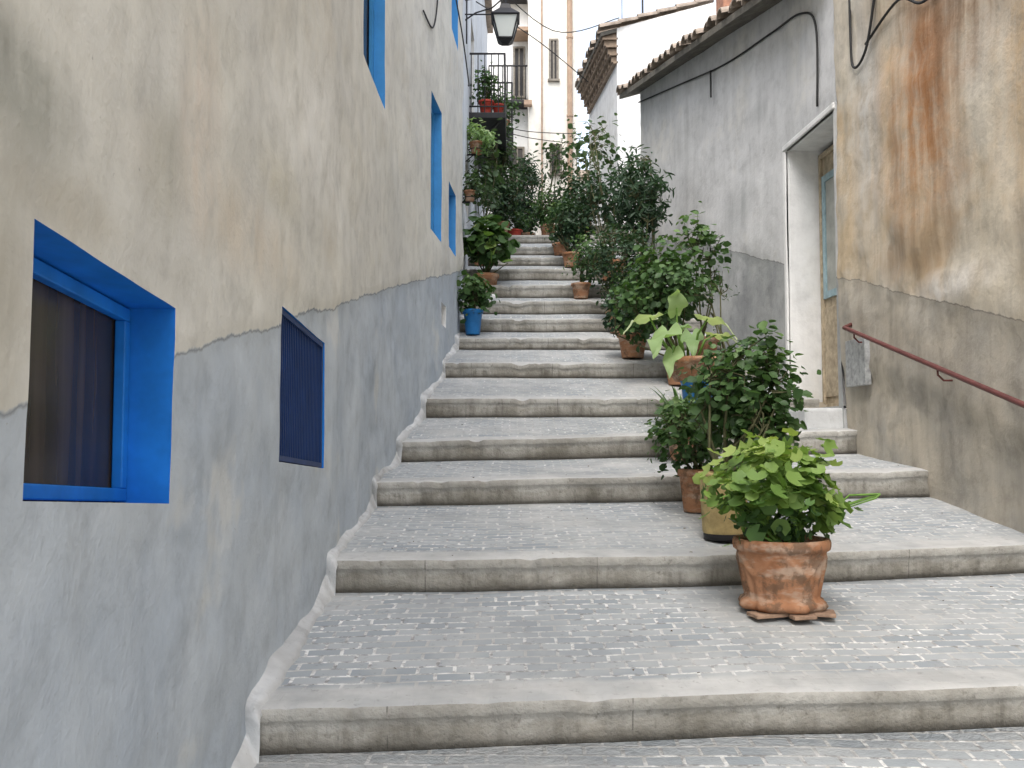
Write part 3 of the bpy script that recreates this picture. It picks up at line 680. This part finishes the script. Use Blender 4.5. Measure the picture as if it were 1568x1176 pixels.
bush(e,(X,D,z+h*.9),(X-.03,D,z+h+.25),(.34,.28,.235),60,8,.085,l_ger,RND,spread=.048,flat=.9,stemr=.006,stem=m_gstem,shell=.6)
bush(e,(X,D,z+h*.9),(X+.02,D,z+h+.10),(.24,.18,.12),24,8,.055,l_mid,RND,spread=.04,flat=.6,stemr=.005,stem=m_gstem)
# ochre tin with big green bush
X,D=1.235,5.55; z=gz(X,D)+.003; e=empty('potted_shrub',(X,D,z))
lathe('pot_base',[(0,0),(.118,0),(.12,.03),(.118,.04)],m_black,e,(X,D,z),36)
lathe('pot_body',[(.118,.035),(.125,.05),(.14,.36),(.147,.37),(.147,.39),(.135,.39),(.13,.34)],m_yel,e,(X,D,z),36)
lathe('soil',[(.134,.35),(.001,.36)],m_soil,e,(X,D,z),20)
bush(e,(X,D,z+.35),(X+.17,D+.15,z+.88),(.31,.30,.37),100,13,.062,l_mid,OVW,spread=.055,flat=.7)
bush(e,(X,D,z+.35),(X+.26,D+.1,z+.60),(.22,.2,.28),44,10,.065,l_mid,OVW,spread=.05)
potted('potted_shrub',1.25,6.45,.125,.29,m_terra,[((-.05,0,.24),(.25,.24,.27),74,14,.048,l_mid,OVW,{'spread':.045})])
# elephant ear in planter over blue pot
X,D=1.74,8.95; z=gz(X,D); e=empty('elephant_ear_plant',(X,D,z)); dz=.16
lathe('support_pot',[(0,0),(.12,0),(.16,.22+dz),(.17,.24+dz),(.14,.24+dz)],m_bpot,e,(X+.02,D,z+.002),30)
lathe('planter',[(0,.242+dz),(.20,.242+dz),(.27,.38+dz),(.30,.40+dz),(.305,.45+dz),(.28,.46+dz),(.265,.43+dz),(.001,.42+dz)],m_terra,e,(X,D,z),40)
def bigleaf(acc,base,tip_dir,L,W,droop,roll=0):
    base=Vector(base); d=Vector(tip_dir).normalized(); s=d.cross(Vector((0,0,1))).normalized(); s=(Matrix.Rotation(roll,3,d)@s); up=s.cross(d).normalized()
    rows=11; V=[];F=[]
    prof=[.45,.80,.97,1.0,.95,.86,.74,.60,.45,.29,.13,.0]
    for i in range(rows+1):
        t=i/rows-.22; w=W*.5*prof[i]
        c=base+d*(t*L)-Vector((0,0,1))*droop*L*max(0,t)**2
        for k,u in enumerate((-1,-.5,0,.5,1)):
            back=(-.12*L*(1 if k in (0,4) else .6 if k!=2 else -.9) if i==0 else 0)
            V.append(tuple(c+s*(u*w)+up*(abs(u)*W*.14*math.cos(i*.9)+.010*math.sin(i*1.9+k*2))+d*back))
    for i in range(rows):
        for k in range(4): F.append((i*5+k,i*5+k+1,(i+1)*5+k+1,(i+1)*5+k))
    acc.add(V,F)
a=Acc(); st=Acc()
LV=[(-.34,-.35,.58,-.45,-.75,-.35,.44,.32,.4,.2),(-.46,-.2,.74,-.9,-.35,.1,.36,.22,.8,.3),(-.20,-.15,.84,-.1,-.5,.8,.34,.22,.3,.6),(.06,-.28,.72,.8,-.5,.0,.36,.20,.9,-.3),(-.05,-.1,.58,-.1,-.8,-.5,.3,.22,.5,.1),(.2,.0,.60,.8,-.3,.1,.3,.18,.8,-.2),(-.1,.15,.7,.1,.9,.3,.3,.2,.6,0),(-.28,-.38,.38,-.3,-.8,-.6,.32,.20,.4,.2)]
for (hx,hy,hz,dx,dy,dz2,L,W,dr,ro) in LV:
    p=(X+hx,D+hy,z+hz+.24); st.tube([(X+hx*.3-.06,D+hy*.3,z+.58),(X+hx*.7-.05,D+hy*.6,z+.58+hz*.35),p],[.017,.012,.007],6)
    bigleaf(a,p,(dx,dy,dz2),L,W,dr,ro)
o=a.done('leaves',l_big,e,True); at=o.data.attributes.new('leaf_tone','FLOAT','POINT'); at.data.foreach_set('value',np.repeat(rng.uniform(.3,1,8),60).astype(np.float32))
st.done('leaf_stalks',m_gstem,e,True)
X2,D2=1.43,7.9; z2=gz(X2,D2); e=empty('strap_leaf_plant',(X2,D2,z2)); std_pot(e,(X2,D2,z2+.003),.15,.22,m_terra)
V=[];F=[];RN=[]
for q in range(70):
    th=random.uniform(0,2*math.pi); L=random.uniform(.35,.80); up=random.uniform(.35,1.35); w=.02; d=Vector((math.cos(th),math.sin(th),0)); s=Vector((-d.y,d.x,0)); k0=len(V)
    for i in range(7):
        t=i/6; p=Vector((X2,D2,z2+.2))+d*(L*t*math.cos(up)*1.0)+Vector((0,0,1))*(L*math.sin(up)*t-.35*L*t*t)
        ww=w*(1-t**2)+.001; V+= [tuple(p-s*ww),tuple(p+s*ww)]; RN+=[.3+.5*(q%5)/5]*2
    for i in range(6): F.append((k0+2*i,k0+2*i+1,k0+2*i+3,k0+2*i+2))
mesh('leaves',V,F,l_mid,e,True,{'leaf_tone':RN})
bush(e,(X2,D2,z2+.2),(X2-.02,D2,z2+.28),(.24,.2,.22),26,12,.05,l_mid,OV,spread=.05)
# right hand planting up the stairs
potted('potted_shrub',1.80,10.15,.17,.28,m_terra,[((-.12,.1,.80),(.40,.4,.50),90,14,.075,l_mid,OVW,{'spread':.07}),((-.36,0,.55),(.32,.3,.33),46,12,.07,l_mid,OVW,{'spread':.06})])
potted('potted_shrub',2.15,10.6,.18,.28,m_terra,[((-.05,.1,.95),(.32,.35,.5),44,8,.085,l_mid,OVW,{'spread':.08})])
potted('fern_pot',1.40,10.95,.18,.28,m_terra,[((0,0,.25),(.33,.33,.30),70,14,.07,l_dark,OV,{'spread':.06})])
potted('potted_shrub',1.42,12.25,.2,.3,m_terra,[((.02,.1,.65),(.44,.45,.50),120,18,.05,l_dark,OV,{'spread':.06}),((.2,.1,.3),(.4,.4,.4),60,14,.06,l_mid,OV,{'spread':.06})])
potted('oleander_plant',1.72,12.7,.22,.32,m_terra,[((.0,.1,1.35),(.36,.4,.62),84,15,.13,l_dark,NAR,{'spread':.09,'flat':.3,'stemr':.008})])
potted('climbing_rose',1.5,14.1,.2,.3,m_terra,[((-.3,0,1.75),(.55,.4,.5),22,5,.10,l_olive,OVW,{'spread':.10,'stemr':.007}),((.0,.1,1.0),(.5,.4,.5),80,13,.07,l_dark,OV)])
potted('potted_shrub',.98,13.35,.14,.22,m_terra,[((.1,0,.4),(.3,.28,.34),56,14,.06,l_mid,OV)])
potted('potted_shrub',.92,14.55,.15,.22,m_terra,[((.02,.1,.5),(.32,.3,.38),90,16,.065,l_dark,OV)])
potted('potted_shrub',.80,15.5,.14,.2,m_terra,[((.05,.1,.36),(.3,.3,.34),60,14,.06,l_mid,OV)])
potted('potted_shrub',.68,17.3,.16,.25,m_terra,[((0,0,.36),(.33,.3,.34),80,14,.06,l_mid,OV),((.2,0,1.2),(.38,.3,.55),26,6,.10,l_olive,OVW)])
potted('potted_shrub',1.25,16.9,.18,.25,m_terra,[((0,0,.5),(.42,.4,.5),90,14,.07,l_dark,OV),((.2,.2,1.4),(.4,.4,.5),22,6,.08,l_olive,OVW)])
potted('tall_thin_plant',2.28,10.0,.12,.22,m_terra,[((-.1,0,.85),(.14,.14,.45),12,4,.06,l_mid,NAR)],)
# left side
PL=empty('white_plinth',(-.5,12.8,1.2))
mesh('upper_block',[(-.75,12.5,1.2),(-.43,12.45,1.2),(-.40,13.25,1.2),(-.75,13.3,1.2),(-.75,12.5,1.62),(-.45,12.5,1.60),(-.42,13.2,1.63),(-.75,13.3,1.66)],BF,m_white,PL)
mesh('rear_block',[(-.74,13.5,1.5),(-.22,13.45,1.5),(-.20,14.3,1.5),(-.74,14.3,1.5),(-.74,13.5,2.08),(-.24,13.5,2.06),(-.22,14.3,2.08),(-.74,14.3,2.1)],BF,m_white,PL)
for o in PL.children: bevel(o,.03,3)
potted('potted_shrub',-.50,12.05,.13,.32,m_bpot,[((.0,0,.22),(.21,.2,.27),40,10,.085,l_mid,OVW)])
potted('potted_broadleaf_plant',-.38,13.75,.19,.30,m_terra,[((.0,0,.46),(.36,.32,.33),46,7,.16,l_mid,OVW,{'spread':.07,'flat':.9}),((.0,-.1,.46),(.34,.3,.34),14,4,.16,l_ger,OVW,{'spread':.07,'flat':.9})],zb=2.08)
potted('slender_shrub',-.50,14.9,.13,.22,m_terra,[((.04,0,1.15),(.26,.4,.85),48,7,.10,l_olive,OVW,{'spread':.09})])
potted('potted_shrub',-.22,16.9,.18,.25,m_terra,[((.0,0,.75),(.38,.4,.78),120,13,.075,l_olive,OV),((.1,-.1,.4),(.3,.3,.35),60,12,.07,l_dark,OV)])
potted('potted_shrub',.30,18.6,.16,.24,m_terra,[((.0,0,.95),(.30,.3,.6),60,14,.12,l_dark,NAR,{'flat':.2}),((0,0,.3),(.35,.3,.3),60,14,.07,l_dark,OV)])
potted('potted_shrub',.05,17.3,.15,.16,m_redp,[((.0,0,.2),(.25,.2,.2),40,10,.06,l_mid,OV)])
potted('balcony_flower_pot',-.42,15.15,.13,.22,m_redp,[((0,0,.28),(.19,.15,.30),36,8,.07,l_mid,OV)],zb=bz+.003)
potted('balcony_flower_pot',-.22,15.2,.10,.18,m_redp,[((0,0,.1),(.12,.1,.12),20,7,.06,l_mid,OV)],zb=bz+.003)
potted('balcony_flower_pot',-.25,16.6,.10,.18,m_terra,[((0.05,0,.1),(.2,.2,.22),24,7,.07,l_olive,OV)],zb=bz+.003)
potted('balcony_flower_pot',-.15,19.15,.12,.2,m_terra,[((0.05,0,.2),(.25,.2,.28),30,7,.08,l_mid,OV)],zb=6.303)
e=potted('wall_planter',-.55,14.5,.12,.18,m_terra,[((.06,0,.1),(.27,.25,.24),38,8,.12,l_big,NAR,{'spread':.06})],zb=4.40)
a=Acc(); a.tube([(-.76,14.5,4.39),(-.55,14.5,4.39)],.015,6); a.tube([(-.55+.125*math.cos(t),14.5+.125*math.sin(t),4.46) for t in np.linspace(0,2*math.pi,17)],.008,5); a.tube([(-.76,14.5,4.25),(-.6,14.5,4.385)],.01,5); a.done('wall_bracket',m_black,e)
e=potted('wall_planter',-.60,13.3,.09,.15,m_terra,[((.04,0,.05),(.16,.2,.2),26,7,.07,l_olive,OV,{'spread':.05})],zb=3.35)
a=Acc(); a.tube([(-.76,13.3,3.34),(-.6,13.3,3.34)],.013,6); a.tube([(-.6+.095*math.cos(t),13.3+.095*math.sin(t),3.40) for t in np.linspace(0,2*math.pi,17)],.007,5); a.done('wall_bracket',m_black,e)
# small fallen leaves and pebbles
V=[];F=[]
for q in range(80):
    x=random.uniform(-.7,3.0); d=random.uniform(3.6,9.5); zz=gz(x,d)+.012; s=random.uniform(.004,.012); th=random.random()*6; k=len(V)
    if q<2: s=.022
    for i in range(5): V.append((x+s*math.cos(th+i*1.25),d+s*.7*math.sin(th+i*1.25),zz+random.uniform(0,.008)))
    F.append((k,k+1,k+2,k+3,k+4))
mesh('fallen_leaves',V,F,plain('dry_leaf',(.12,.09,.06),.9,.3))
# ---------------------------------------------------------------- ground sheet
def tz(y): return float(np.interp(y,[-300,-3,3.4,17,30,60,300],[-6,-2.4,-1.8,2.7,4.3,5.0,6]))
ys=[-300,-60,-10,-3,3.4,8,12,17,22,30,60,300]; xs=[-300,-40,-10,0,10,40,300]
V=[(x,y,tz(y)) for y in ys for x in xs]; n=len(xs)
F=[(j*n+i,j*n+i+1,(j+1)*n+i+1,(j+1)*n+i) for j in range(len(ys)-1) for i in range(n-1)]
mesh('ground',V,F,plain('dry_earth',(.30,.26,.20),1,.2,.5),None,True)
# ---------------------------------------------------------------- light
w=bpy.data.worlds.new('World'); sc.world=w; w.use_nodes=True; nt=w.node_tree
bg=nt.nodes['Background']; sky=nt.nodes.new('ShaderNodeTexSky'); sky.sky_type='NISHITA'; sky.sun_disc=False
el,az=R(58),R(200)
sky.sun_elevation=el; sky.sun_rotation=az; sky.dust_density=4; sky.air_density=1.2
hs=nt.nodes.new('ShaderNodeHueSaturation'); hs.inputs['Saturation'].default_value=.45; hs.inputs['Value'].default_value=2.85
nt.links.new(sky.outputs[0],hs.inputs['Color']); nt.links.new(hs.outputs[0],bg.inputs[0]); bg.inputs[1].default_value=.15
sd=bpy.data.lights.new('sun','SUN'); sd.energy=.8; sd.angle=R(40); sd.color=(1,.98,.96)
so=bpy.data.objects.new('sun',sd); sc.collection.objects.link(so)
dv=Vector((math.sin(az)*math.cos(el),math.cos(az)*math.cos(el),math.sin(el)))
so.rotation_euler=dv.to_track_quat('Z','Y').to_euler(); so.location=(0,-5,20)
# ---------------------------------------------------------------- camera
cd=bpy.data.cameras.new('camera'); cam=bpy.data.objects.new('camera',cd); sc.collection.objects.link(cam)
cam.location=(0,0,0); cam.rotation_euler=(R(90+3.24),0,0); cd.sensor_width=36; cd.lens=33.3; cd.clip_end=2000; cd.clip_start=.05
sc.camera=cam
sc.view_settings.view_transform='Standard'; sc.view_settings.look='None'; sc.view_settings.exposure=0
